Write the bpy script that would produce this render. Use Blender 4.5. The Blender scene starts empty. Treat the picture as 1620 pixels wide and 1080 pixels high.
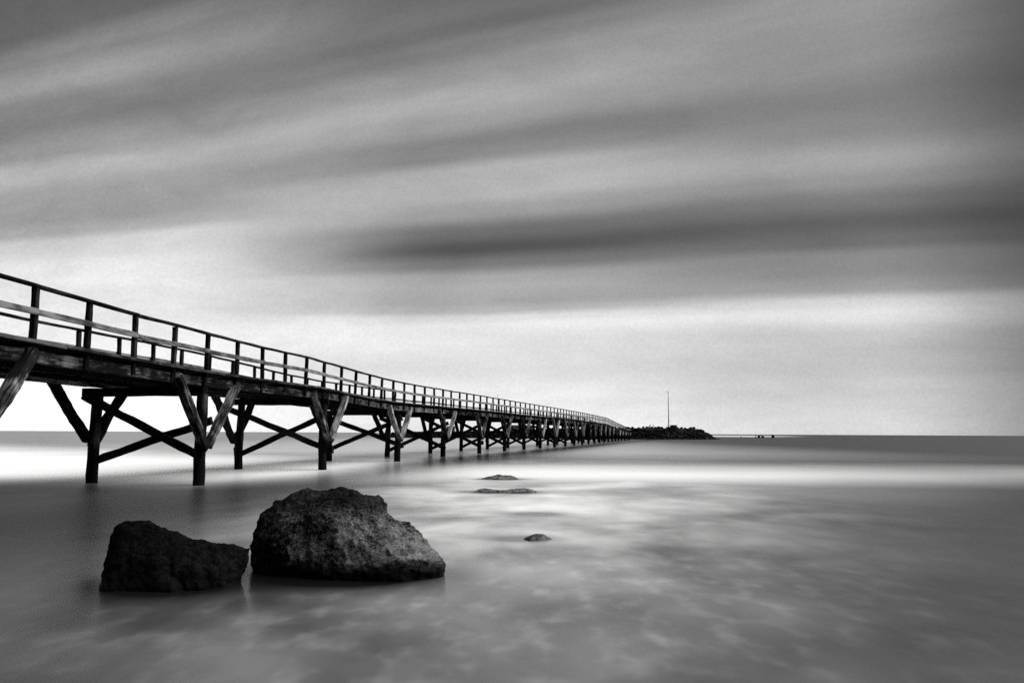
import bpy, bmesh, math, random
from mathutils import Vector, Matrix, noise
random.seed(7)
S = bpy.context.scene
C = S.collection

# ------------------------------------------------------------------ camera
PITCH, ROLL = math.atan(145 / 1300), math.radians(0.283)
cam = bpy.data.cameras.new('camera')
cam.sensor_width = 36.0
cam.lens = 36.0 * 1300 / 1620
cam.clip_start, cam.clip_end = 0.05, 60000
camo = bpy.data.objects.new('camera', cam)
C.objects.link(camo)
camo.matrix_world = (Matrix.Translation((0, 0, 1.5)) @ Matrix.Rotation(math.pi / 2 + PITCH, 4, 'X')
                     @ Matrix.Rotation(ROLL, 4, 'Z'))
S.camera = camo

# ------------------------------------------------------------------ exposure, sky, sun
S.view_settings.view_transform = 'Standard'
S.view_settings.look = 'None'
S.view_settings.gamma = 1.0
S.view_settings.use_curve_mapping = False
EXPO = 1.9
S.view_settings.exposure = EXPO
S.cycles.use_denoising = False
S.cycles.max_bounces = 6
SUN_AZ, SUN_EL = math.radians(86), math.radians(44)      # clockwise from +Y (view direction)


class NT:
    """small helper to write node trees as expressions"""
    def __init__(self, tree):
        self.t = tree

    def node(self, kind, **kw):
        n = self.t.nodes.new(kind)
        for k, v in kw.items():
            setattr(n, k, v)
        return n

    def put(self, sock, v):
        if isinstance(v, bpy.types.NodeSocket):
            self.t.links.new(v, sock)
        elif v is not None:
            sock.default_value = v

    def m(self, op, a, b=None, c=None, clamp=False):
        n = self.node('ShaderNodeMath', operation=op, use_clamp=clamp)
        for i, v in enumerate((a, b, c)):
            self.put(n.inputs[i], v)
        return n.outputs[0]

    def sm(self, x, e0, e1, o0=0.0, o1=1.0):
        n = self.node('ShaderNodeMapRange', interpolation_type='SMOOTHSTEP')
        for i, v in enumerate((x, e0, e1, o0, o1)):
            self.put(n.inputs[i], v)
        return n.outputs[0]

    def lin(self, x, e0, e1, o0=0.0, o1=1.0):
        n = self.node('ShaderNodeMapRange')
        for i, v in enumerate((x, e0, e1, o0, o1)):
            self.put(n.inputs[i], v)
        return n.outputs[0]

    def mix(self, f, a, b):
        n = self.node('ShaderNodeMix', data_type='FLOAT')
        for i, v in zip((0, 2, 3), (f, a, b)):
            self.put(n.inputs[i], v)
        return n.outputs[0]

    def xyz(self, x, y, z):
        n = self.node('ShaderNodeCombineXYZ')
        for i, v in enumerate((x, y, z)):
            self.put(n.inputs[i], v)
        return n.outputs[0]

    def sep(self, v):
        n = self.node('ShaderNodeSeparateXYZ')
        self.put(n.inputs[0], v)
        return n.outputs

    def vec(self, op, a, b):
        n = self.node('ShaderNodeVectorMath', operation=op)
        self.put(n.inputs[0], a)
        self.put(n.inputs[1], b)
        return n.outputs['Value'] if op == 'DOT_PRODUCT' else n.outputs[0]

    def noise(self, v, scale=1.0, detail=3.0, rough=0.5, dist=0.0):
        n = self.node('ShaderNodeTexNoise')
        self.put(n.inputs['Vector'], v)
        self.put(n.inputs['Scale'], scale)
        n.inputs['Detail'].default_value = detail
        n.inputs['Roughness'].default_value = rough
        n.inputs['Distortion'].default_value = dist
        return n.outputs[0]

    def ramp(self, x, stops, interp='EASE'):
        n = self.node('ShaderNodeValToRGB')
        r = n.color_ramp
        r.interpolation = interp
        stops = sorted(stops)
        while len(r.elements) < len(stops):
            r.elements.new(0.5)
        for e, (p, v) in zip(r.elements, stops):
            e.position = p
            e.color = (v, v, v, 1)
        self.put(n.inputs[0], x)
        b = self.node('ShaderNodeRGBToBW')
        self.t.links.new(n.outputs[0], b.inputs[0])
        return b.outputs[0]


def lin(s):
    return ((s + 0.055) / 1.055) ** 2.4 if s > 0.04045 else s / 12.92


W = bpy.data.worlds.new('World')
S.world = W
W.use_nodes = True
wt = W.node_tree
wt.nodes.clear()
n = NT(wt)
geo = n.node('ShaderNodeTexCoord')
D = geo.outputs['Generated']
dx, dy, dz = n.sep(D)
# a deck of wind-drawn stratus: streaks run along one bearing, spaced across it
A = math.radians(-63)
along = n.vec('DOT_PRODUCT', D, (math.sin(A), math.cos(A), 0))
across = n.m('MAXIMUM', n.vec('DOT_PRODUCT', D, (math.cos(A), -math.sin(A), 0)), 0.12)
up = n.m('MAXIMUM', dz, 0.0)
w = n.m('DIVIDE', along, across)
w = n.m('MINIMUM', n.m('MAXIMUM', w, -0.6), 2.2)
t = n.m('DIVIDE', up, across)
t = n.m('SUBTRACT', t, n.m('MULTIPLY', n.m('SUBTRACT', w, 0.5), n.sm(t, 0.0, 0.2, 0.0, 0.05)))
n1 = n.noise(n.xyz(n.m('MULTIPLY', w, 1.3), n.m('MULTIPLY', t, 5.0), 3.1), 1.0, 2.0, 0.5)
n2 = n.noise(n.xyz(n.m('MULTIPLY', w, 1.6), n.m('MULTIPLY', t, 17.0), 8.7), 1.0, 6.0, 0.62)
n3 = n.noise(D, 330.0, 1.0, 0.6)
t = n.m('ADD', t, n.m('MULTIPLY', n.m('SUBTRACT', n1, 0.5), 0.03))
RL = [(0, .97), (.06, .95), (.16, .88), (.26, .84), (.312, .76), (.335, .63), (.363, .56), (.41, .58), (.463, .65),
      (.51, .53), (.565, .46), (.605, .50), (.65, .58), (.70, .49), (.765, .36), (.9, .33)]
RC = [(0, .87), (.05, .86), (.095, .80), (.13, .85), (.15, .88), (.163, .82), (.173, .66), (.185, .61), (.204, .63),
      (.216, .60), (.236, .42), (.257, .28), (.282, .40), (.308, .58), (.335, .67), (.37, .65), (.395, .52), (.42, .48),
      (.45, .56), (.485, .62), (.53, .55), (.565, .45), (.59, .38), (.615, .40), (.75, .34)]
RR = [(0, .80), (.05, .76), (.084, .71), (.122, .71), (.152, .82), (.167, .76), (.185, .56), (.206, .50), (.226, .49),
      (.24, .39), (.264, .33), (.29, .43), (.315, .53), (.342, .58), (.377, .50), (.41, .46), (.464, .52), (.525, .56),
      (.60, .44), (.75, .34)]
vL = n.ramp(t, [(p, lin(v)) for p, v in RL])
vC = n.ramp(t, [(p, lin(v)) for p, v in RC])
vR = n.ramp(t, [(p, lin(v)) for p, v in RR])
lum = n.mix(n.sm(w, 0.45, 0.12), vC, vR)
lum = n.mix(n.sm(w, 0.6, 1.25), lum, vL)
lum = n.m('MULTIPLY', lum, n.sm(w, 0.06, -0.14, 1.05, 0.34))
lum = n.m('MULTIPLY', lum, n.lin(n2, 0.25, 0.75, 0.90, 1.12))
n4 = n.noise(n.xyz(n.m('MULTIPLY', w, 3.2), n.m('MULTIPLY', t, 9.0), 5.5), 1.0, 4.0, 0.6, 0.6)
lum = n.m('MULTIPLY', lum, n.lin(n4, 0.25, 0.75, 0.86, 1.14))
lum = n.m('MULTIPLY', lum, n.lin(n3, 0.25, 0.75, 0.94, 1.06))
sky = n.node('ShaderNodeTexSky', sky_type='NISHITA', sun_disc=False)
sky.sun_elevation, sky.sun_rotation = SUN_EL, SUN_AZ
sbw = n.node('ShaderNodeRGBToBW')
wt.links.new(sky.outputs[0], sbw.inputs[0])
BG = 0.10
total = n.m('ADD', n.m('MULTIPLY', lum, 1.05 / (BG * 2 ** EXPO)), n.m('MULTIPLY', sbw.outputs[0], 0.02))
bg = n.node('ShaderNodeBackground')
wt.links.new(total, bg.inputs[0])
bg.inputs[1].default_value = BG
out = n.node('ShaderNodeOutputWorld')
wt.links.new(bg.outputs[0], out.inputs[0])

sl = bpy.data.lights.new('sun', 'SUN')
sl.energy, sl.angle, sl.color = 1.5, math.radians(70), (1, 0.995, 0.985)
so = bpy.data.objects.new('sun', sl)
C.objects.link(so)
sd = Vector((math.sin(SUN_AZ) * math.cos(SUN_EL), math.cos(SUN_AZ) * math.cos(SUN_EL), math.sin(SUN_EL)))
so.rotation_euler = (-sd).to_track_quat('-Z', 'Y').to_euler()
so.location = (40, 10, 30)


# ------------------------------------------------------------------ materials
def new_mat(name):
    m = bpy.data.materials.new(name)
    m.use_nodes = True
    m.node_tree.nodes.clear()
    return m, NT(m.node_tree)


def finish(n, shader):
    o = n.node('ShaderNodeOutputMaterial')
    n.t.links.new(shader, o.inputs[0])


def grey(n, v, warm=1.0):
    return n.xyz(v, v, v)


def wood(name, lo, hi, wet=0.004, bias=0.5, rough=0.85):
    m, n = new_mat(name)
    tc = n.node('ShaderNodeTexCoord')
    oi = n.node('ShaderNodeObjectInfo')
    pos = n.node('ShaderNodeNewGeometry').outputs['Position']
    off = n.m('MULTIPLY', oi.outputs['Random'], 40.0)
    x, y, z = n.sep(tc.outputs['Object'])
    v = n.xyz(n.m('ADD', n.m('MULTIPLY', x, 1.1), off), n.m('MULTIPLY', y, 17.0), n.m('MULTIPLY', z, 17.0))
    grain = n.noise(v, 1.0, 5.0, 0.65, 0.6)
    v2 = n.xyz(n.m('ADD', n.m('MULTIPLY', x, 1.6), off), n.m('MULTIPLY', y, 4.0), n.m('MULTIPLY', z, 4.0))
    patch = n.noise(v2, 1.0, 4.0, 0.6, 0.4)
    crack = n.sm(n.noise(n.xyz(n.m('ADD', n.m('MULTIPLY', x, 0.7), off), n.m('MULTIPLY', y, 30.0),
                               n.m('MULTIPLY', z, 30.0)), 1.0, 2.0, 0.5), 0.33, 0.42)
    f = n.m('ADD', n.m('MULTIPLY', grain, 0.55), n.m('MULTIPLY', patch, 0.75))
    f = n.m('ADD', f, n.m('MULTIPLY', n.m('SUBTRACT', oi.outputs['Random'], 0.5), 0.22))
    f = n.sm(f, bias - 0.06 + 0.05, bias + 0.38)
    f = n.m('MULTIPLY', f, n.lin(crack, 0, 1, 0.25, 1.0))
    dry = n.mix(f, lo, hi)
    # weed and tar line left by the tide
    pz = n.sep(pos)[2]
    tn = n.noise(pos, 2.3, 3.0, 0.6)
    tide = n.sm(n.m('ADD', pz, n.m('MULTIPLY', tn, -0.9)), 0.45, 1.0)
    alb = n.mix(tide, wet, dry)
    p = n.node('ShaderNodeBsdfPrincipled')
    n.put(p.inputs['Base Color'], grey(n, alb))
    n.put(p.inputs['Roughness'], n.mix(tide, 0.6, rough))
    p.inputs['Specular IOR Level'].default_value = 0.03
    b = n.node('ShaderNodeBump')
    b.inputs['Strength'].default_value = 0.7
    b.inputs['Distance'].default_value = 0.012
    n.put(b.inputs['Height'], n.m('ADD', n.m('ADD', grain, patch), crack))
    n.put(p.inputs['Normal'], b.outputs[0])
    finish(n, p.outputs[0])
    return m


M_PILE = wood('pile_timber', 0.004, 0.12, bias=0.66)
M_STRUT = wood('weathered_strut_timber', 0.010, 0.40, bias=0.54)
M_BRACE = wood('tarred_shaded_brace_timber', 0.003, 0.02, bias=0.55)
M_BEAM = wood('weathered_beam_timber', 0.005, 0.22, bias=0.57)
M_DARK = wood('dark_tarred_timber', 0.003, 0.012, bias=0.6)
M_POST = wood('railing_post_timber', 0.004, 0.045, bias=0.58)
M_KERB = wood('kerb_board_timber', 0.01, 0.10, bias=0.5)
M_RAIL = wood('railing_board_timber', 0.03, 0.20, bias=0.42)


def rock_mat(name, lo, hi, face=0.0, wet_top=0.1, sc=1.0, dark_above=0.0):
    m, n = new_mat(name)
    pos = n.node('ShaderNodeTexCoord').outputs['Object']
    wp = n.node('ShaderNodeNewGeometry').outputs['Position']
    big = n.noise(pos, 1.6 * sc, 4.0, 0.6, 0.3)
    mid = n.noise(pos, 9.0 * sc, 5.0, 0.7, 0.4)
    fine = n.noise(pos, 48.0 * sc, 4.0, 0.75)
    f = n.m('ADD', n.m('ADD', n.m('MULTIPLY', big, 0.7), n.m('MULTIPLY', mid, 0.6)), n.m('MULTIPLY', fine, 1.0))
    f = n.sm(f, 1.02 - face, 1.42 - face)
    sp = n.sm(n.noise(pos, 75.0 * sc, 2.0, 0.5), 0.60, 0.72)
    alb = n.m('ADD', n.mix(f, lo, hi), n.m('MULTIPLY', n.m('MULTIPLY', sp, f), hi * 0.9))
    px, py, pz = n.sep(wp)
    if dark_above:                      # albedo falls over the crown and the left flank
        lz = n.m('ADD', n.m('ADD', pz, n.m('MULTIPLY', n.m('SUBTRACT', big, 0.5), 0.5)), n.m('MULTIPLY', n.m('SUBTRACT', mid, 0.5), 0.25))
        alb = n.m('MULTIPLY', alb, n.sm(lz, dark_above - 0.08, dark_above + 0.10, 1.0, 0.2))
        lx = n.m('ADD', px, n.m('MULTIPLY', n.m('SUBTRACT', mid, 0.5), 0.5))
        alb = n.m('MULTIPLY', alb, n.sm(lx, -2.75, -2.2, 0.35, 1.0))
    wl = n.sm(n.m('ADD', pz, n.m('MULTIPLY', n.m('SUBTRACT', mid, 0.5), 0.10)), wet_top * 0.3, wet_top + 0.08)
    alb = n.mix(wl, 0.006, alb)
    p = n.node('ShaderNodeBsdfPrincipled')
    n.put(p.inputs['Base Color'], grey(n, alb))
    n.put(p.inputs['Roughness'], n.mix(wl, 0.5, 0.9))
    p.inputs['Specular IOR Level'].default_value = 0.04
    b = n.node('ShaderNodeBump')
    b.inputs['Strength'].default_value = 1.0
    b.inputs['Distance'].default_value = 0.03 / sc
    n.put(b.inputs['Height'], n.m('ADD', mid, n.m('MULTIPLY', fine, 0.45)))
    n.put(p.inputs['Normal'], b.outputs[0])
    finish(n, p.outputs[0])
    return m


M_ROCK = rock_mat('speckled_granite', 0.003, 0.18, 0.015, wet_top=0.19, dark_above=0.64)
M_ROCK2 = rock_mat('black_basalt', 0.001, 0.012, -0.03)
M_ROCK3 = rock_mat('awash_rock', 0.02, 0.20, 0.06, wet_top=-0.06)
M_RUBBLE = rock_mat('rubble_stone', 0.004, 0.035, -0.06, wet_top=0.7, sc=0.12)


def plain(name, alb, rough=0.7, metal=0.0):
    m, n = new_mat(name)
    tc = n.node('ShaderNodeTexCoord').outputs['Object']
    k = n.noise(tc, 3.0, 4.0, 0.6)
    p = n.node('ShaderNodeBsdfPrincipled')
    n.put(p.inputs['Base Color'], grey(n, n.lin(k, 0.2, 0.8, alb * 0.6, alb * 1.4)))
    p.inputs['Roughness'].default_value = rough
    p.inputs['Metallic'].default_value = metal
    p.inputs['Specular IOR Level'].default_value = 0.2
    finish(n, p.outputs[0])
    return m


M_METAL = plain('dark_painted_steel', 0.02)
M_SHED = plain('grey_weathered_boarding', 0.16)
M_ROOF = plain('dark_roofing', 0.03)
M_TRIM = plain('white_painted_trim', 0.7)


def sea_mat():
    m, n = new_mat('sea_water')
    pos = n.node('ShaderNodeNewGeometry').outputs['Position']
    X, Y, Z = n.sep(pos)

    def gauss(x, c, wd):
        q = n.m('DIVIDE', n.m('SUBTRACT', x, c), wd)
        return n.m('EXPONENT', n.m('MULTIPLY', n.m('MULTIPLY', q, q), -1.0))

    # surf where the swell breaks, wider left; also paints in the reflected bright sky
    wob = n.noise(n.xyz(n.m('MULTIPLY', X, 0.06), n.m('MULTIPLY', Y, 0.02), 1.0), 1.0, 2.0)
    Yw = n.m('ADD', Y, n.m('MULTIPLY', n.m('SUBTRACT', wob, 0.5), 9.0))
    near = n.sm(n.m('ADD', Yw, n.sm(X, -2.0, -10.0, 0.0, 2.0)), 21.5, 31.0)
    left = n.m('MAXIMUM', n.m('MULTIPLY', X, -1.0), 0.0)
    far0 = n.m('ADD', 29.0, n.m('MULTIPLY', left, 0.5))
    far1 = n.m('ADD', far0, n.m('ADD', 18.0, n.m('MULTIPLY', left, 0.5)))
    surf = n.m('MULTIPLY', near, n.sm(Yw, far0, far1, 1.0, 0.0))
    surf = n.m('MULTIPLY', surf, n.sm(X, 0.0, 20.0, 1.0, 0.33))
    surf = n.m('MULTIPLY', surf, n.lin(n.noise(n.xyz(n.m('MULTIPLY', X, 0.07), n.m('MULTIPLY', Y, 0.12), 5.0), 1.0, 3.0),
                                       0.3, 0.7, 0.82, 1.0))
    # aerated water drifting in the shallows; its spread also paints a corner vignette
    v = n.xyz(n.m('MULTIPLY', X, 0.34), n.m('MULTIPLY', Y, 0.26), 2.0)
    veil = n.sm(n.noise(v, 1.0, 2.0, 0.5, 0.3), 0.22, 0.80)
    v = n.xyz(n.m('MULTIPLY', X, 1.2), n.m('MULTIPLY', Y, 0.62), 9.0)
    spots = n.sm(n.noise(v, 1.0, 2.0, 0.5), 0.25, 0.85)
    v = n.xyz(n.m('MULTIPLY', X, 3.3), n.m('MULTIPLY', Y, 1.7), 4.0)
    blots = n.sm(n.noise(v, 1.0, 2.0, 0.5), 0.42, 0.95)
    core = n.mix(n.sm(X, -1.0, 1.0), gauss(X, -0.3, n.m('ADD', 2.6, n.m('MULTIPLY', Y, 0.10))), gauss(X, -0.3, n.m('ADD', 1.7, n.m('MULTIPLY', Y, 0.20))))
    amp = n.ramp(n.m('DIVIDE', Y, 60.0), [(0.06, 0.06), (0.123, 0.155), (0.2, 0.38), (0.333, 0.72), (0.5, 0.8), (0.8, 0.1)], 'LINEAR')
    tex = n.m('ADD', n.m('ADD', n.m('ADD', 0.12, n.m('MULTIPLY', veil, 1.0)), n.m('MULTIPLY', spots, n.sm(Y, 24.0, 9.0, 0.2, 0.85))),
              n.m('MULTIPLY', blots, n.sm(Y, 13.0, 6.5, 0.0, 1.3)))
    foam = n.m('MULTIPLY', n.m('MULTIPLY', amp, core), tex)
    out = n.m('MULTIPLY', n.m('MULTIPLY', n.sm(Y, 40.0, 70.0), n.m('MULTIPLY', n.sm(X, 40.0, 0.0), n.sm(X, -60.0, -6.0))), n.sm(Y, 700.0, 150.0, 0.0, 0.30))
    bar = n.m('MULTIPLY', n.m('MULTIPLY', n.sm(Y, 400.0, 560.0), n.sm(Y, 1300.0, 900.0)),
              n.m('MULTIPLY', n.sm(X, 20.0, 60.0), n.sm(n.m('DIVIDE', X, Y), 0.37, 0.28, 0.0, 0.55)))
    fz = n.m('MAXIMUM', n.m('MAXIMUM', n.m('MAXIMUM', foam, surf), out), bar, clamp=True)
    # foam removed along the pier, painting its shade and reflection into the water
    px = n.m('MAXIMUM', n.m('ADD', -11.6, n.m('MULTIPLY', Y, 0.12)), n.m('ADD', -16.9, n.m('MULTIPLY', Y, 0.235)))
    pier_shade = n.m('MULTIPLY', gauss(n.m('SUBTRACT', X, px), 2.6, 3.1), n.sm(Y, 30.0, 50.0, 0.85, 0.98))
    fz = n.m('MULTIPLY', fz, n.m('SUBTRACT', 1.0, pier_shade))
    rock_halo = 0.0  # foam thinned round the rocks to paint in their dark reflection
    for cx, cy, rx, ry in ((-1.8, 8.9, 1.5, 1.05), (-3.35, 8.3, 1.05, 0.95), (0.1, 12.0, 0.5, 0.4), (-0.15, 21.4, 1.3, 0.7), (0.45, 15.6, 0.6, 0.5),
                           (-0.4, 27.4, 0.9, 0.7)):
        g = n.m('MULTIPLY', gauss(X, cx, rx), gauss(Y, cy, ry))
        g = n.m('MINIMUM', n.m('MULTIPLY', g, 1.4), 1.0)
        rock_halo = n.m('MAXIMUM', rock_halo, g)
        fz = n.m('MULTIPLY', fz, n.m('SUBTRACT', 1.0, g))
    fz = n.m('MULTIPLY', fz, 0.97)
    p = n.node('ShaderNodeBsdfPrincipled')
    n.put(p.inputs['Base Color'], (0.008, 0.008, 0.008, 1))
    # the open sea to the right is ruffled, the shallows and the water round the boulders are slick
    n.put(p.inputs['Roughness'], n.m('SUBTRACT', n.m('ADD', n.m('ADD', n.sm(X, 3.0, 45.0, 0.26, 0.55), n.m('ADD', n.m('MULTIPLY', n.sm(X, -2.0, -9.0, 0.0, 0.22), n.sm(Y, 30.0, 21.0)), n.m('MULTIPLY', n.sm(X, 0.0, 4.5, 0.0, 0.38), n.sm(Y, 22.0, 8.0)))), n.m('MULTIPLY', n.m('SUBTRACT', veil, 0.5), 0.05)), n.m('MULTIPLY', rock_halo, 0.12)))
    p.inputs['IOR'].default_value = 1.34
    d = n.node('ShaderNodeBsdfDiffuse')
    n.put(d.inputs[0], (0.9, 0.9, 0.9, 1))
    mx = n.node('ShaderNodeMixShader')
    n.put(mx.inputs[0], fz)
    n.t.links.new(p.outputs[0], mx.inputs[1])
    n.t.links.new(d.outputs[0], mx.inputs[2])
    finish(n, mx.outputs[0])
    return m


M_SEA = sea_mat()


# ------------------------------------------------------------------ mesh helpers
def mesh_obj(name, verts, faces, mat, parent=None, smooth=False, mw=None):
    me = bpy.data.meshes.new(name)
    me.from_pydata(verts, [], faces)
    me.update()
    me.materials.append(mat)
    if smooth:
        for p in me.polygons:
            p.use_smooth = True
    return link(name, me, parent, mw)


def link(name, me, parent=None, mw=None):
    o = bpy.data.objects.new(name, me)
    C.objects.link(o)
    if parent:
        o.parent = parent
    if mw is not None:
        o.matrix_world = mw
    return o


def thing(name, label, cat, loc=(0, 0, 0), group=None):
    o = bpy.data.objects.new(name, None)
    o.empty_display_size = 0.3
    C.objects.link(o)
    o.location = loc
    return tag(o, label, cat, group)


def tag(o, label, cat, group=None):
    o['label'], o['category'] = label, cat
    if group:
        o['group'] = group
    return o


def beam_geo(L, w, h, segs=1, jit=0.0, cham=0.012, taper=0.0, cutend=0.0):
    """timber along local X from 0 to L, w across Y, h across Z, worn edges"""
    V, F = [], []
    a, b = w / 2, h / 2
    c = min(cham, a * 0.5, b * 0.5)
    ring = [(a, b - c), (a - c, b), (-a + c, b), (-a, b - c), (-a, -b + c), (-a + c, -b), (a - c, -b), (a, -b + c)]
    sx = random.random() * 50
    for i in range(segs + 1):
        f = i / segs
        k = 1 - taper * f
        oy = jit * noise.noise((sx + f * L * 0.8, 1.3, 0)) * 1.5
        oz = jit * noise.noise((sx + f * L * 0.8, 7.7, 0)) * 1.5
        for j, (y, z) in enumerate(ring):
            r = 1 + (jit / max(w, h)) * 2.2 * noise.noise((sx + f * L * 3.1, j * 3.3, 2.0))
            ex = 0.0
            if i in (0, segs) and jit:
                ex = (random.random() - 0.5) * jit * 1.6
            if i == segs:
                ex += cutend * z
            if i == 0:
                ex += cutend * z
            V.append((f * L + ex, y * k * r + oy, z * k * r + oz))
    for i in range(segs):
        for j in range(8):
            F.append((i * 8 + j, i * 8 + (j + 1) % 8, i * 8 + 8 + (j + 1) % 8, i * 8 + 8 + j))
    F.append(tuple(range(7, -1, -1)))
    F.append(tuple(segs * 8 + j for j in range(8)))
    return V, F


def frame(p0, p1, side):
    """matrix with local X from p0 to p1 and local Y near the given side vector"""
    x = (p1 - p0).normalized()
    z = x.cross(side).normalized()
    y = z.cross(x).normalized()
    return Matrix(((x.x, y.x, z.x, p0.x), (x.y, y.y, z.y, p0.y), (x.z, y.z, z.z, p0.z), (0, 0, 0, 1)))


CACHE = {}


def beam(name, p0, p1, w, h, side, mat, parent, segs=1, jit=0.0, variants=0, cham=0.012, cutend=0.0):
    p0, p1 = Vector(p0), Vector(p1)
    L = (p1 - p0).length
    mw = frame(p0, p1, side)
    if variants:
        key = (name, round(L, 1), w, h, random.randrange(variants), mat.name)
        if key not in CACHE:
            V, F = beam_geo(1.0, w, h, segs, jit, cham)
            me = bpy.data.meshes.new(name)
            me.from_pydata(V, [], F)
            me.materials.append(mat)
            CACHE[key] = me
        return link(name, CACHE[key], parent, mw @ Matrix.Diagonal((L, 1, 1, 1)))
    V, F = beam_geo(L, w, h, segs, jit, cham, cutend=cutend)
    return mesh_obj(name, V, F, mat, parent, mw=mw)


def pile_geo(z0, z1, r0, r1, sides=12, segs=14, lean=(0, 0), jit=0.012):
    V, F = [], []
    sx = random.random() * 50
    for i in range(segs + 1):
        f = i / segs
        z = z0 + (z1 - z0) * f
        r = r0 + (r1 - r0) * f
        ox, oy = lean[0] * f + 0.03 * noise.noise((sx, z * 0.6, 0)), lean[1] * f + 0.03 * noise.noise((sx, z * 0.6, 9))
        for j in range(sides):
            a = 2 * math.pi * j / sides
            rr = r + jit * (noise.noise((sx + math.cos(a) * 1.5, math.sin(a) * 1.5, z * 1.2))
                            + 0.7 * noise.noise((sx + math.cos(a) * 5, math.sin(a) * 5, z * 3.0)))
            # local X is the trunk axis so that the grain runs along it
            V.append((z - z0, ox + rr * math.cos(a), oy + rr * math.sin(a)))
    for i in range(segs):
        for j in range(sides):
            F.append((i * sides + j, i * sides + (j + 1) % sides, (i + 1) * sides + (j + 1) % sides, (i + 1) * sides + j))
    F.append(tuple(range(sides - 1, -1, -1)))
    F.append(tuple(segs * sides + j for j in range(sides)))
    return V, F


# ------------------------------------------------------------------ the sea
def ring_sheet():
    # one sheet to the horizon, denser near the viewer
    V, F = [], []
    rad = [0, 6, 15, 40, 100, 300, 1000, 4000, 16000, 40000]
    N = 48
    V.append((0, 0, 0))
    for r in rad[1:]:
        for j in range(N):
            a = 2 * math.pi * j / N
            V.append((r * math.cos(a), r * math.sin(a), 0))
    for j in range(N):
        F.append((0, 1 + j, 1 + (j + 1) % N))
    for i in range(len(rad) - 2):
        for j in range(N):
            a, b = 1 + i * N + j, 1 + i * N + (j + 1) % N
            F.append((a, a + N, b + N, b))
    return V, F


sea = mesh_obj('sea', *ring_sheet(), M_SEA)
sea['kind'] = 'structure'
sea['label'] = 'smooth milky grey sea with a bright band of surf'

# ------------------------------------------------------------------ the pier
# plan of the row of piles facing the beach: (distance, sideways), slightly curved
PLAN = [(-6, -9.95), (4, -9.85), (14.7, -9.42), (23.2, -8.80), (33, -7.58), (45, -5.75), (56.3, -3.50), (69.3, -0.60),
        (98, 6.5), (143, 16.4), (196, 28.0), (212, 31.5)]


def plan_x(y):
    for i in range(len(PLAN) - 1):
        if PLAN[i][0] <= y <= PLAN[i + 1][0] or i == len(PLAN) - 2:
            break
    (y0, x0), (y1, x1) = PLAN[i], PLAN[i + 1]

    def slope(k):
        k0, k1 = max(k - 1, 0), min(k + 1, len(PLAN) - 1)
        return (PLAN[k1][1] - PLAN[k0][1]) / (PLAN[k1][0] - PLAN[k0][0])
    h = y1 - y0
    f = (y - y0) / h
    m0, m1 = slope(i) * h, slope(i + 1) * h
    return ((2 * f ** 3 - 3 * f ** 2 + 1) * x0 + (f ** 3 - 2 * f ** 2 + f) * m0
            + (-2 * f ** 3 + 3 * f ** 2) * x1 + (f ** 3 - f ** 2) * m1)


RISE = [(-6, 0.06), (14.6, 0.03), (18, 0.0), (25, 0.0), (30, 0.04), (33.4, 0.07), (34.6, 0.0), (36.5, -0.05), (38.5, -0.10), (42, -0.13),
        (47, -0.10), (52, -0.06), (57, -0.03), (62, 0.0), (70, 0.0), (120, 0.0), (141, -0.04), (160, -0.62), (182, -1.22), (215, -1.45)]


def rise(y):
    """the old deck sags and lifts a little along its length and drops to the island at the end"""
    for (y0, z0), (y1, z1) in zip(RISE, RISE[1:]):
        if y <= y1:
            return z0 + (z1 - z0) * max(0.0, (y - y0) / (y1 - y0))
    return RISE[-1][1]


def dirs(y):
    dxy = (plan_x(y + 0.5) - plan_x(y - 0.5))
    t = Vector((dxy, 1, 0)).normalized()
    return t, Vector((t.y, -t.x, 0))          # along, outward (towards the beach side)


def P(y, lat, z):
    """point on the pier: lat 0 = front row of piles, minus = across to the back row"""
    t, o = dirs(y)
    return Vector((plan_x(y), y, z + rise(y) if z > 2.0 else z)) + o * lat


UPV = Vector((0, 0, 1))
WID = 3.5
pier = thing('pier', 'long weathered timber pier on braced piles with white-grey railing boards', 'pier', (plan_x(23.3), 23.3, 0))
PIER_INV = None
bents = [4.0, 14.0, 23.4, 33.5, 43.5, 52.6, 61.5, 69.5]
y = 76.5
while y < 196:
    bents.append(y)
    y += 7.0


def jr(a):
    return (random.random() * 2 - 1) * a


parts = []
SUBS = []


def add(o):
    parts.append(o)
    return o


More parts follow.
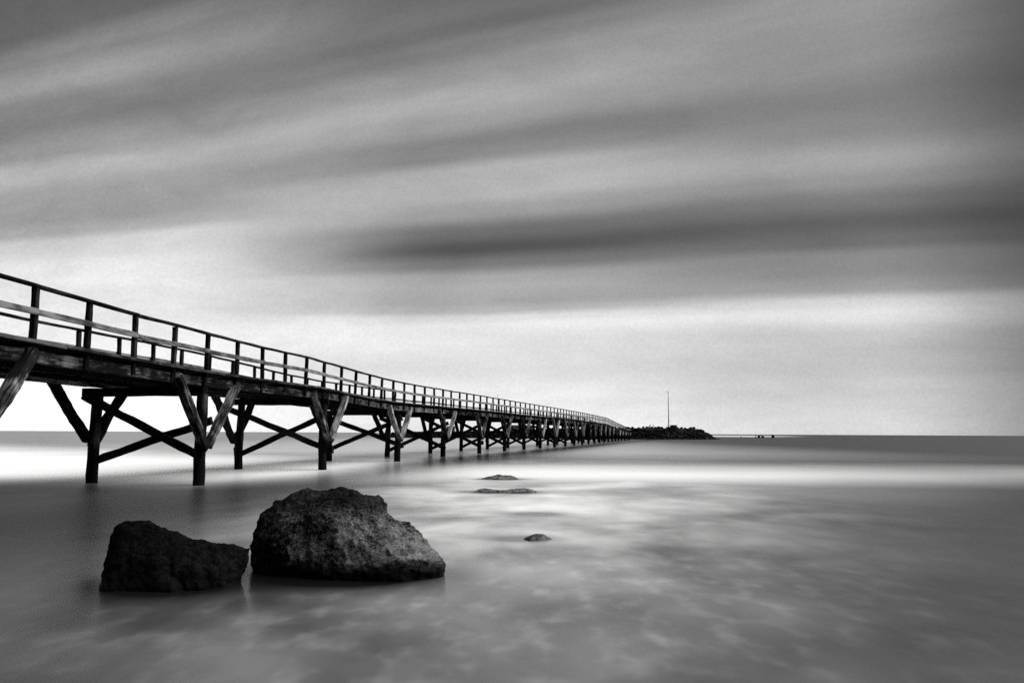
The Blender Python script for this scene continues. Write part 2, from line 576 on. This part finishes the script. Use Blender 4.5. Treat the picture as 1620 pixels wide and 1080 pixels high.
SKEW = {2: 0.5, 3: -0.5, 4: -0.6, 5: -1.1, 6: -1.1, 7: -1.0}
for k, by in enumerate(bents):
    sk = SKEW.get(k, 0.0)
    t, o = dirs(by)
    tb = (P(by, 0, 0) - P(by + sk, -WID, 0)).normalized()      # along the cap beam
    tn = Vector((-tb.y, tb.x, 0))
    near = by < 60
    rz = rise(by)
    sg = 12 if near else 3
    for lat in (-0.04, -WID + 0.04):
        bs = by + (sk if lat < -1 else 0.0)
        base = P(bs + jr(0.08), lat + jr(0.04), 0)
        V, F = pile_geo(-1.6, 2.56 + rz, 0.175, 0.15, 12 if near else 8, 16 if near else 5,
                        lean=(jr(0.12), jr(0.07)), jit=0.024)
        base.z = -1.6
        mw = frame(base, base + UPV, t)
        add(mesh_obj('pile', V, F, M_PILE, smooth=True, mw=mw))
        # a pair of raking struts on the outer face, fore and aft
        out = 0.205 if lat > -1 else -0.205
        l0 = lat + out
        for s in (-1, 1):
            reach = ((1.95 if s < 0 else 1.75) if by < 56 else 1.65) + jr(0.12)
            zf, zt = 1.12 + jr(0.10), 2.97 + rz + jr(0.04)
            a = P(bs + s * 0.10, l0, 0)
            a.z = zf
            b = P(bs + s * reach, l0, 0)
            b.z = zt
            add(beam('strut', a, b, 0.25, 0.19 + jr(0.03), o, M_STRUT if lat > -1 else M_BRACE, None, sg, 0.035 if near else 0.0, cham=0.03, cutend=-0.35 * 0))  # back-row struts get the dark timber: deck shade put into their colour
    # cap beam across the two piles
    a, b = P(by, 0.06, 2.645), P(by + sk * 1.13, -WID - 0.45, 2.645)
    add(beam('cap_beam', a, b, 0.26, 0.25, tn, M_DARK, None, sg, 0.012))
    # crossed braces between the piles, one each side
    a, b = P(by + sk * 1.1 - 0.215, -WID - 0.38 + jr(0.08), 2.0), P(by - 0.215, 0.16, 0.0)
    a.z, b.z = 2.48 + jr(0.08), (0.80 if by < 50 else 0.42) + jr(0.12)
    br = add(beam('brace', a, b, 0.085, 0.23, t, M_BRACE, None, sg, 0.025 if near else 0.0, cham=0.015))
    a, b = P(by + sk + 0.215, -WID - 0.12 + jr(0.08), 0), P(by + 0.215, 0.2, 0)
    a.z, b.z = (0.56 if by < 50 else 0.32) + jr(0.10), (1.78 if k == 2 else 2.15) + jr(0.16)
    br2 = add(beam('brace', a, b, 0.085, 0.22, t, M_BRACE, None, sg, 0.03 if near else 0.0, cham=0.015))
    if near:
        # bolts through brace and pile
        for bp, dlt in ((P(by - 0.28, -0.04, 0), 0.92), (P(by + sk - 0.28, -WID + 0.04, 0), 2.38)):
            bp.z = dlt
            SUBS.append((beam('bolt', bp, bp + t * 0.09, 0.05, 0.05, o, M_METAL, None, 1, 0, cham=0.015), br))
    # cleats spiked to some piles where a brace end was replaced
    for lat, zc, pr in ((0.16, 0.62, 0.55), (-WID - 0.16, 0.60, 0.5)):
        if random.random() < pr or k in (3, 4):
            cp = P(by + 0.20 + (sk if lat < -1 else 0.0), lat, 0)
            cp.z = zc + jr(0.08)
            add(beam('cleat', cp, cp + UPV * (0.30 + jr(0.05)), 0.20, 0.22, o, M_BRACE, None, 3, 0.02, cham=0.02))

# stringers: four lines of beams from bent to bent
for k in range(len(bents) - 1):
    y0, y1 = bents[k], bents[k + 1]
    for q, lat in enumerate((0.0, -WID / 3, -2 * WID / 3, -WID)):
        a, b = P(y0 + 0.012, lat + jr(0.01), 2.90), P(y1 - 0.012, lat + jr(0.01), 2.90)
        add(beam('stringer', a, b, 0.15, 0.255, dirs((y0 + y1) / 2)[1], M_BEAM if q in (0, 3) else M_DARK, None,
                 14 if y0 < 60 else 3, 0.012))

# posts, hangers, rails and kerbs on both sides
STEP = 1.895
posts_y = [15.68 + STEP * k for k in range(-6, 98)]
for side, (pl, ml, hl, sgn) in enumerate(((0.15, 0.235, 0.125, 1), (-WID - 0.15, -WID - 0.235, -WID - 0.125, -1))):
    ys = [v + (0.0 if side == 0 else -0.15) + jr(0.05) for v in posts_y]
    tops = [jr(0.012) + (0.14 * min(1.0, max(0.0, (33.5 - v) / 5)) if side else 0.0) for v in ys]
    for i, py in enumerate(ys):
        t, o = dirs(py)
        a = P(py, pl, 3.16)
        b = P(py + jr(0.02), pl + jr(0.02), 4.225 + tops[i])
        near = py < 60
        wdt = 0.115 + jr(0.012) if near else 0.115
        add(beam('railing_post', a, b, 0.11, wdt, o, M_POST, None, 5 if near else 1, 0.012 if near else 0.0,
                 variants=0 if near else 3))
        if side == 0:
            a, b = P(py + jr(0.03), hl, 2.80 + jr(0.05)), P(py, hl, 3.03)
            add(beam('post_hanger', a, b, 0.09, 0.15, o, M_DARK, None, 2, 0.0, variants=3))
            # cross joist carrying the planks under every post
            a, b = P(py, 0.19, 3.073), P(py, -WID - 0.19, 3.073)
            add(beam('joist', a, b, 0.11, 0.085, dirs(py)[0], M_DARK, None, 1, 0.0, variants=2))
    for i in range(0, len(ys) - 2, 2):
        y0, y1 = ys[i], ys[i + 2]
        o = dirs((y0 + y1) / 2)[1]
        near = y0 < 60
        sg = 8 if near else 2
        add(beam('top_rail', P(y0 - 0.03 + 0.035, pl, 4.255 + tops[i]), P(y1 + 0.0, pl, 4.255 + tops[i + 2]),
                 0.15, 0.062, o, M_POST, None, sg, 0.012 if near else 0.0))
        e0, e1 = jr(0.015), jr(0.015)
        add(beam('middle_rail', P(y0 + 0.006, ml, 3.745 + e0 + tops[i]), P(y1 - 0.006, ml, 3.745 + e1 + tops[i + 2]),
                 0.045, 0.125, o, M_RAIL, None, sg, 0.010 if near else 0.0))
        add(beam('kerb_board', P(y0 + 0.9 + 0.006, ml + sgn * 0.03, 3.178 + jr(0.006)), P(y1 + 0.9 - 0.006, ml + sgn * 0.03, 3.178 + jr(0.006)),
                 0.09, 0.074, o, M_KERB, None, sg, 0.008 if near else 0.0))

# deck planks: the nearest 300 one by one, the rest of the deck joined
pm = []
for v in range(4):
    V, F = beam_geo(WID + 0.46, 0.185, 0.045, 3, 0.008)
    me = bpy.data.meshes.new('deck_plank')
    me.from_pydata(V, [], F)
    me.materials.append(M_DARK)
    pm.append(me)
y = 5.2
cnt = 0
RV, RF = [], []
while y < 203:
    t, o = dirs(y)
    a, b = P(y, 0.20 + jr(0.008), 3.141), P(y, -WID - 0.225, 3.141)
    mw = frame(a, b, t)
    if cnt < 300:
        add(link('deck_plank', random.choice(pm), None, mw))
    else:
        s0 = len(RV)
        for yy in (-0.0925, 0.0925):
            for zz in (-0.0225, 0.0225):
                for xx in (0, WID + 0.45):
                    RV.append(mw @ Vector((xx, yy, zz)))
        for f in ((0, 1, 3, 2), (4, 6, 7, 5), (0, 4, 5, 1), (2, 3, 7, 6), (0, 2, 6, 4), (1, 5, 7, 3)):
            RF.append(tuple(s0 + q for q in f))
    cnt += 1
    y += 0.2
rest = add(mesh_obj('deck_planks', [tuple(v) for v in RV], RF, M_DARK))
rest['kind'] = 'stuff'

bpy.context.view_layer.update()
PINV = pier.matrix_world.inverted()
for o in parts:
    mw = o.matrix_world.copy()
    o.parent = pier
    o.matrix_parent_inverse = PINV
    o.matrix_world = mw

bpy.context.view_layer.update()
for o, host in SUBS:
    mw = o.matrix_world.copy()
    o.parent = host
    o.matrix_world = mw

# slender pole on the pier
V, F = pile_geo(0, 1.45, 0.02, 0.015, 8, 4, jit=0.0)
pb = P(67.0, 0.02, 3.165)
tag(mesh_obj('slender_pole', V, F, M_METAL, mw=frame(pb, pb + UPV, Vector((1, 0, 0)))),
    'thin dark pole rising just above the pier railing halfway along', 'pole')


# ------------------------------------------------------------------ boulders
def hull(bm, pts):
    vs = [bm.verts.new(p) for p in pts]
    r = bmesh.ops.convex_hull(bm, input=vs)
    junk = [e for e in r['geom_interior'] + r['geom_unused'] if isinstance(e, bmesh.types.BMVert)]
    for v in set(junk):
        bm.verts.remove(v)


def boulder(name, hulls, mat, voxel, amp, seed, origin, smooth_it=3, sink=0.0):
    me = bpy.data.meshes.new(name)
    bm = bmesh.new()
    for pts in hulls:
        hull(bm, [Vector(p) - Vector(origin) for p in pts])
    bm.to_mesh(me)
    bm.free()
    tmp = bpy.data.objects.new('tmp', me)
    C.objects.link(tmp)
    r = tmp.modifiers.new('r', 'REMESH')
    r.mode, r.voxel_size = 'VOXEL', voxel
    s = tmp.modifiers.new('s', 'SMOOTH')
    s.factor, s.iterations = 0.5, smooth_it
    dg = bpy.context.evaluated_depsgraph_get()
    dg.update()
    me2 = bpy.data.meshes.new_from_object(tmp.evaluated_get(dg))
    bpy.data.objects.remove(tmp)
    me2.name = name
    off = Vector((seed * 7.13, seed * 3.7, seed))
    new = []
    for v in me2.vertices:
        p = v.co + off
        d = (amp * 1.0 * noise.noise(p * 2.2) + amp * 0.40 * noise.noise(p * 6.0)
             - amp * 0.55 * abs(noise.noise(p * 5.0 + Vector((9, 2, 4))))
             + amp * 0.42 * noise.noise(p * 13.0) + amp * 0.30 * noise.noise(p * 27.0))
        q = noise.noise(p * 1.9 + Vector((3, 8, 1))) * 3.5
        d += amp * 0.30 * (math.floor(q) + min(1.0, (q - math.floor(q)) * 5.0))       # broken ledges
        new.append(v.co + v.normal * d)
    for v, c in zip(me2.vertices, new):
        v.co = c
    me2.update()
    for p in me2.polygons:
        p.use_smooth = True
    me2.materials.clear()
    me2.materials.append(mat)
    return link(name, me2, None, Matrix.Translation(origin) @ Matrix.Translation((0, 0, sink)))


big = boulder('boulder', [
    # the tall rounded body
    [(-2.80, 9.2, -0.4), (-2.86, 9.2, 0.25), (-2.86, 9.25, 0.40), (-2.78, 9.25, 0.58), (-2.64, 9.3, 0.73), (-2.40, 9.3, 0.83),
     (-2.16, 9.3, 0.87), (-1.90, 9.3, 0.88), (-1.74, 9.3, 0.86), (-1.50, 9.3, 0.74), (-1.30, 9.25, 0.55),
     (-2.55, 8.85, 0.30), (-2.35, 8.85, 0.55), (-2.05, 8.8, 0.62), (-1.70, 8.75, 0.55), (-2.45, 8.85, 0.02), (-2.05, 8.68, 0.10),
     (-1.62, 8.56, 0.10), (-1.30, 8.52, 0.19), (-1.95, 8.85, -0.4), (-1.5, 8.9, -0.4), (-1.6, 8.66, 0.0), (-2.5, 9.0, -0.4),
     (-2.4, 10.0, 0.5), (-1.8, 10.1, 0.55), (-2.5, 10.1, -0.4), (-1.3, 10.1, -0.4), (-1.4, 9.9, 0.35)],
    # the knob at the notch
    [(-1.75, 9.15, 0.78), (-1.54, 9.2, 0.80), (-1.46, 9.2, 0.805), (-1.42, 9.2, 0.75), (-1.35, 9.2, 0.60), (-1.6, 8.9, 0.64),
     (-1.40, 8.95, 0.56), (-1.58, 9.55, 0.76), (-1.42, 9.5, 0.70), (-1.8, 9.45, 0.7), (-1.4, 9.4, 0.4), (-1.8, 8.85, 0.5)],
    # the lower shoulder with the undercut edge
    [(-1.45, 9.1, 0.58), (-1.36, 9.2, 0.60), (-1.17, 9.2, 0.52), (-0.97, 9.2, 0.37), (-0.86, 9.15, 0.27), (-0.76, 9.1, 0.15),
     (-0.69, 9.0, 0.08), (-1.60, 8.56, 0.09), (-1.35, 8.50, 0.15), (-1.11, 8.50, 0.235), (-0.90, 8.56, 0.22), (-0.70, 8.72, 0.19),
     (-1.5, 8.72, 0.45), (-1.2, 8.8, 0.45), (-1.45, 8.75, -0.4), (-1.0, 8.8, -0.4), (-0.80, 8.95, -0.4), (-1.5, 8.62, 0.0), (-1.1, 8.60, 0.0), (-0.78, 8.75, 0.0), (-0.8, 9.7, -0.4), (-1.5, 9.9, -0.4), (-1.3, 9.8, 0.3),
     (-0.9, 9.6, 0.15)],
], M_ROCK, 0.016, 0.045, 3, (-1.8, 9.2, 0))
tag(big, 'large rounded boulder with speckled pale grey face and undercut right edge', 'boulder')

left = boulder('boulder', [
    [(-4.03, 8.2, -0.35), (-4.03, 8.25, 0.03), (-4.02, 8.3, 0.15), (-3.97, 8.35, 0.36), (-3.92, 8.35, 0.55), (-3.83, 8.35, 0.60),
     (-3.64, 8.35, 0.60), (-3.50, 8.35, 0.56), (-3.34, 8.35, 0.50), (-3.17, 8.35, 0.435), (-3.85, 7.98, 0.05), (-3.75, 8.05, 0.35),
     (-3.4, 8.0, 0.25), (-3.2, 7.95, 0.02), (-3.8, 8.05, -0.35), (-3.1, 8.05, -0.35), (-3.8, 8.9, 0.35), (-3.2, 8.9, 0.3),
     (-3.9, 9.0, -0.35), (-3.0, 9.0, -0.35), (-2.95, 8.3, 0.2)],
    [(-3.4, 8.35, 0.48), (-3.17, 8.35, 0.44), (-2.93, 8.35, 0.415), (-2.72, 8.35, 0.39), (-2.58, 8.38, 0.36), (-2.61, 8.38, 0.28),
     (-2.66, 8.35, 0.21), (-3.2, 8.02, 0.2), (-2.85, 8.1, 0.15), (-2.75, 8.2, -0.05), (-2.78, 8.3, -0.35), (-3.3, 8.05, -0.35),
     (-2.8, 8.8, 0.25), (-2.85, 8.8, -0.35), (-3.3, 8.9, -0.35), (-3.3, 8.8, 0.35)],
], M_ROCK2, 0.016, 0.036, 11, (-3.4, 8.4, 0))
tag(left, 'low black wedge-shaped boulder left of the large speckled one', 'boulder')


def lump(pts_x, Y, depth, zb=-0.3):
    pts = []
    for x, z in pts_x:
        pts += [(x, Y, z), (x * 0.9 + 0.1 * pts_x[0][0], Y + depth * 0.6, z * 0.6), (x, Y - depth * 0.45, z * 0.25)]
    xs = [p[0] for p in pts_x]
    for x in (min(xs), max(xs)):
        pts += [(x, Y - depth * 0.5, zb), (x, Y + depth, zb)]
    return pts


tag(boulder('rock', [lump([(-1.0, 0.01), (-0.75, 0.09), (-0.42, 0.165), (-0.02, 0.155), (0.14, 0.10), (0.24, 0.0)], 27.5, 0.6)],
            M_ROCK3, 0.03, 0.03, 21, (-0.4, 27.5, 0), 2, -0.025), 'small humped rock awash farthest out by the white surf', 'rock')
tag(boulder('rock', [lump([(-1.02, 0.0), (-0.86, 0.07), (-0.68, 0.105), (-0.42, 0.085), (-0.15, 0.05)], 21.4, 0.4),
                     lump([(-0.3, 0.04), (0.02, 0.075), (0.3, 0.12), (0.52, 0.085), (0.72, 0.0)], 21.4, 0.45)],
            M_ROCK3, 0.028, 0.03, 23, (-0.2, 21.4, 0), 2, -0.025), 'long flat rock with two low humps barely above the water', 'rock')
tag(boulder('rock', [lump([(0.14, -0.01), (0.27, 0.045), (0.36, 0.088), (0.46, 0.08), (0.56, 0.03), (0.60, -0.01)], 12.0, 0.22)],
            M_ROCK3, 0.014, 0.014, 27, (0.38, 12.0, 0), 2, -0.025), 'smallest rock tip poking from the foam right of the boulders', 'rock')

# ------------------------------------------------------------------ the rubble breakwater at the pier head
mole = thing('breakwater', 'dark rubble breakwater island where the pier ends', 'breakwater', (35, 236, 0))
CL = [(-37, 259, 0.3), (-34, 258, 1.6), (-18, 255, 1.75), (-4, 251, 1.9), (10, 246, 2.4), (22, 240, 2.9), (30, 237, 3.15), (40, 236, 3.3),
      (50, 238, 3.2), (52, 239, 2.6), (54, 240, 1.7), (57, 241, 0.2)]


def mole_h(x, y):
    best = 0
    for i in range(len(CL) - 1):
        a, b = Vector(CL[i][:2]), Vector(CL[i + 1][:2])
        ab = b - a
        f = max(0, min(1, (Vector((x, y)) - a).dot(ab) / ab.length_squared))
        d = (Vector((x, y)) - (a + ab * f)).length
        H = CL[i][2] + (CL[i + 1][2] - CL[i][2]) * f
        hw = 3.0
        z = H if d < hw else H - (d - hw) * 0.75
        best = max(best, z) if i else z
    return max(best, -1.2)


V, F = [], []
NX, NY = 120, 44
for i in range(NX + 1):
    for j in range(NY + 1):
        x, y = -46 + 114 * i / NX, 222 + 50 * j / NY
        z = mole_h(x, y)
        z += 0.16 * noise.noise((x * 0.5, y * 0.5, 0)) + 0.10 * noise.noise((x * 1.3, y * 1.3, 4)) - 0.12
        V.append((x, y, z))
for i in range(NX):
    for j in range(NY):
        a = i * (NY + 1) + j
        F.append((a, a + NY + 1, a + NY + 2, a + 1))
mparts = [mesh_obj('rubble_core', V, F, M_RUBBLE)]
# armour stones, joined (each is only a few pixels across)
V, F = [], []
bm = bmesh.new()
bmesh.ops.create_icosphere(bm, subdivisions=1, radius=1.0)
ico_v = [v.co.copy() for v in bm.verts]
ico_f = [tuple(v.index for v in f.verts) for f in bm.faces]
bm.free()
k = 0
while k < 2200:
    x, y = random.uniform(-42, 61), random.uniform(224, 256)
    z = mole_h(x, y)
    if z < -0.3:
        continue
    if z > 2.7 and random.random() < 0.9:
        continue
    k += 1
    r = random.uniform(0.25, 0.52)
    sx, sy, sz = r * random.uniform(0.8, 1.3), r * random.uniform(0.8, 1.3), r * random.uniform(0.5, 0.8)
    rot = Matrix.Rotation(random.uniform(0, 6.28), 3, 'Z') @ Matrix.Rotation(jr(0.5), 3, 'X')
    s0 = len(V)
    for v in ico_v:
        q = v * (1 + jr(0.22))
        q = rot @ Vector((q.x * sx, q.y * sy, q.z * sz))
        V.append((q.x + x, q.y + y, q.z + z + 0.1 * r))
    F += [tuple(s0 + i for i in f) for f in ico_f]
ar = mesh_obj('armour_stones', V, F, M_RUBBLE)
ar['kind'] = 'stuff'
mparts.append(ar)
bpy.context.view_layer.update()
for o in mparts:
    mw = o.matrix_world.copy()
    o.parent = mole
    o.matrix_world = mw


def box(name, c, s, mat, parent=None, rz=0.0):
    bm = bmesh.new()
    bmesh.ops.create_cube(bm, size=1.0)
    for v in bm.verts:
        v.co = Vector((v.co.x * s[0], v.co.y * s[1], v.co.z * s[2]))
    bmesh.ops.bevel(bm, geom=bm.edges[:], offset=min(s) * 0.08, segments=1, affect='EDGES')
    me = bpy.data.meshes.new(name)
    bm.to_mesh(me)
    bm.free()
    me.materials.append(mat)
    o = link(name, me)
    if parent:
        o.parent = parent
    o.location = c
    o.rotation_euler.z = rz
    return o


def gable(name, w, d, h, mat, parent, z):
    V = [(-w / 2, -d / 2, 0), (w / 2, -d / 2, 0), (w / 2, d / 2, 0), (-w / 2, d / 2, 0), (-w / 2, 0, h), (w / 2, 0, h)]
    F = [(0, 1, 5, 4), (2, 3, 4, 5), (0, 4, 3), (1, 2, 5), (3, 2, 1, 0)]
    o = mesh_obj(name, V, F, mat)
    o.parent = parent
    o.location = (0, 0, z)
    return o


def shed(label, loc, w, d, h, rz):
    s = thing('shed', label, 'shed', loc, 'sheds on the breakwater')
    s.rotation_euler.z = rz
    box('wall', (0, 0, h / 2), (w, d, h), M_SHED, s)
    gable('roof', w + 0.4, d + 0.5, 0.35, M_ROOF, s, h + 0.003)
    box('door', (w * 0.2, -d / 2 - 0.02, h * 0.42), (0.8, 0.06, h * 0.8), M_ROOF, s)
    box('window', (-w * 0.22, -d / 2 - 0.02, h * 0.6), (0.7, 0.06, 0.45), M_TRIM, s)
    return s


shed('small grey shed on low left arm of breakwater, seen between pier piles', (-18.6, 252.5, 1.7), 2.6, 2.2, 1.5, 0.1)
shed('long grey shed on breakwater seen under the far half of the pier deck', (2.6, 247.6, 2.0), 8.4, 2.6, 1.6, -0.25)

# mast on the island
mast = thing('mast', 'tall thin mast standing alone on the breakwater island', 'mast', (44.6, 234.5, 3.2))
V, F = pile_geo(0, 10.7, 0.14, 0.06, 10, 6, jit=0)
p0 = Vector((0, 0, -0.3))
mparts = []
o = mesh_obj('pole', V, F, M_METAL, mast, mw=None)
o.matrix_local = frame(p0, p0 + UPV, Vector((1, 0, 0)))
o = mesh_obj('yard', *beam_geo(0.75, 0.09, 0.09), M_METAL, mast)
o.location = (-0.62, 0, 10.25)
o = mesh_obj('base_collar', *pile_geo(0, 0.7, 0.26, 0.22, 10, 2, jit=0), M_METAL, mast)
o.matrix_local = frame(Vector((0, 0, -0.3)), Vector((0, 0, 1)), Vector((1, 0, 0)))
o = mesh_obj('stay', *beam_geo(2.4, 0.05, 0.05), M_METAL, mast)
o.matrix_local = frame(Vector((-0.7, 0, -0.2)), Vector((0, 0, 1.4)), Vector((0, 1, 0)))

hut = thing('equipment_hut', 'small dark flat-topped hut beside the foot of the mast', 'hut', (46.0, 234.6, 3.1))
box('wall', (0, 0, 0.38), (1.7, 1.5, 0.86), M_METAL, hut)
box('roof', (0, 0, 0.87), (1.95, 1.75, 0.10), M_ROOF, hut)
box('door', (0.1, -0.76, 0.38), (0.6, 0.05, 0.7), M_ROOF, hut)

a = Vector((38.4, 233.6, 3.0))
tag(beam('leaning_post', a, a + Vector((0.95, 0, 1.15)), 0.16, 0.2, Vector((0, 1, 0)), M_DARK, None, 3, 0.02),
    'short leaning post on the island crest left of the mast', 'post')
a = Vector((40.1, 233.6, 3.0))
tag(beam('upright_post', a, a + Vector((0.02, 0, 1.2)), 0.13, 0.13, Vector((0, 1, 0)), M_DARK, None, 3, 0.02),
    'short upright post next to the leaning one on the island crest', 'post')


# ------------------------------------------------------------------ old stumps far out at sea
def stump(x, y, w, h, label):
    s = thing('piling_stump', label, 'piling', (x, y, 0), 'old pilings out at sea')
    cnt = 1 if w < 0.6 else 4
    for i in range(cnt):
        ox = 0 if cnt == 1 else (i % 2 - 0.5) * w * 0.55
        oy = 0 if cnt == 1 else (i // 2 - 0.5) * w * 0.55
        V, F = pile_geo(0, h + 0.8 + jr(0.12), w * (0.5 if cnt == 1 else 0.3), w * (0.42 if cnt == 1 else 0.26), 8, 3, jit=0.03)
        o = mesh_obj('pile', V, F, M_DARK, s)
        o.matrix_local = frame(Vector((ox, oy, -0.8)), Vector((ox + jr(0.06), oy, 0.2)), Vector((1, 0, 0)))


for px, wd, ht, lb in ((1171.3, 0.4, 0.8, 'leftmost thin piling stump standing alone in far sea right of the island'),
                       (1194.6, 0.4, 0.9, 'thin piling stump just left of the two stout ones far out at sea'),
                       (1199.5, 0.95, 1.0, 'left one of two stout dark piling clusters far out at sea'),
                       (1205.7, 1.05, 0.9, 'right one of two stout dark piling clusters far out at sea'),
                       (1221.8, 1.0, 1.2, 'rightmost dark piling cluster standing apart far out at sea')):
    stump((px - 810) / 1300 * 370 * 0.998, 370, wd, ht, lb)
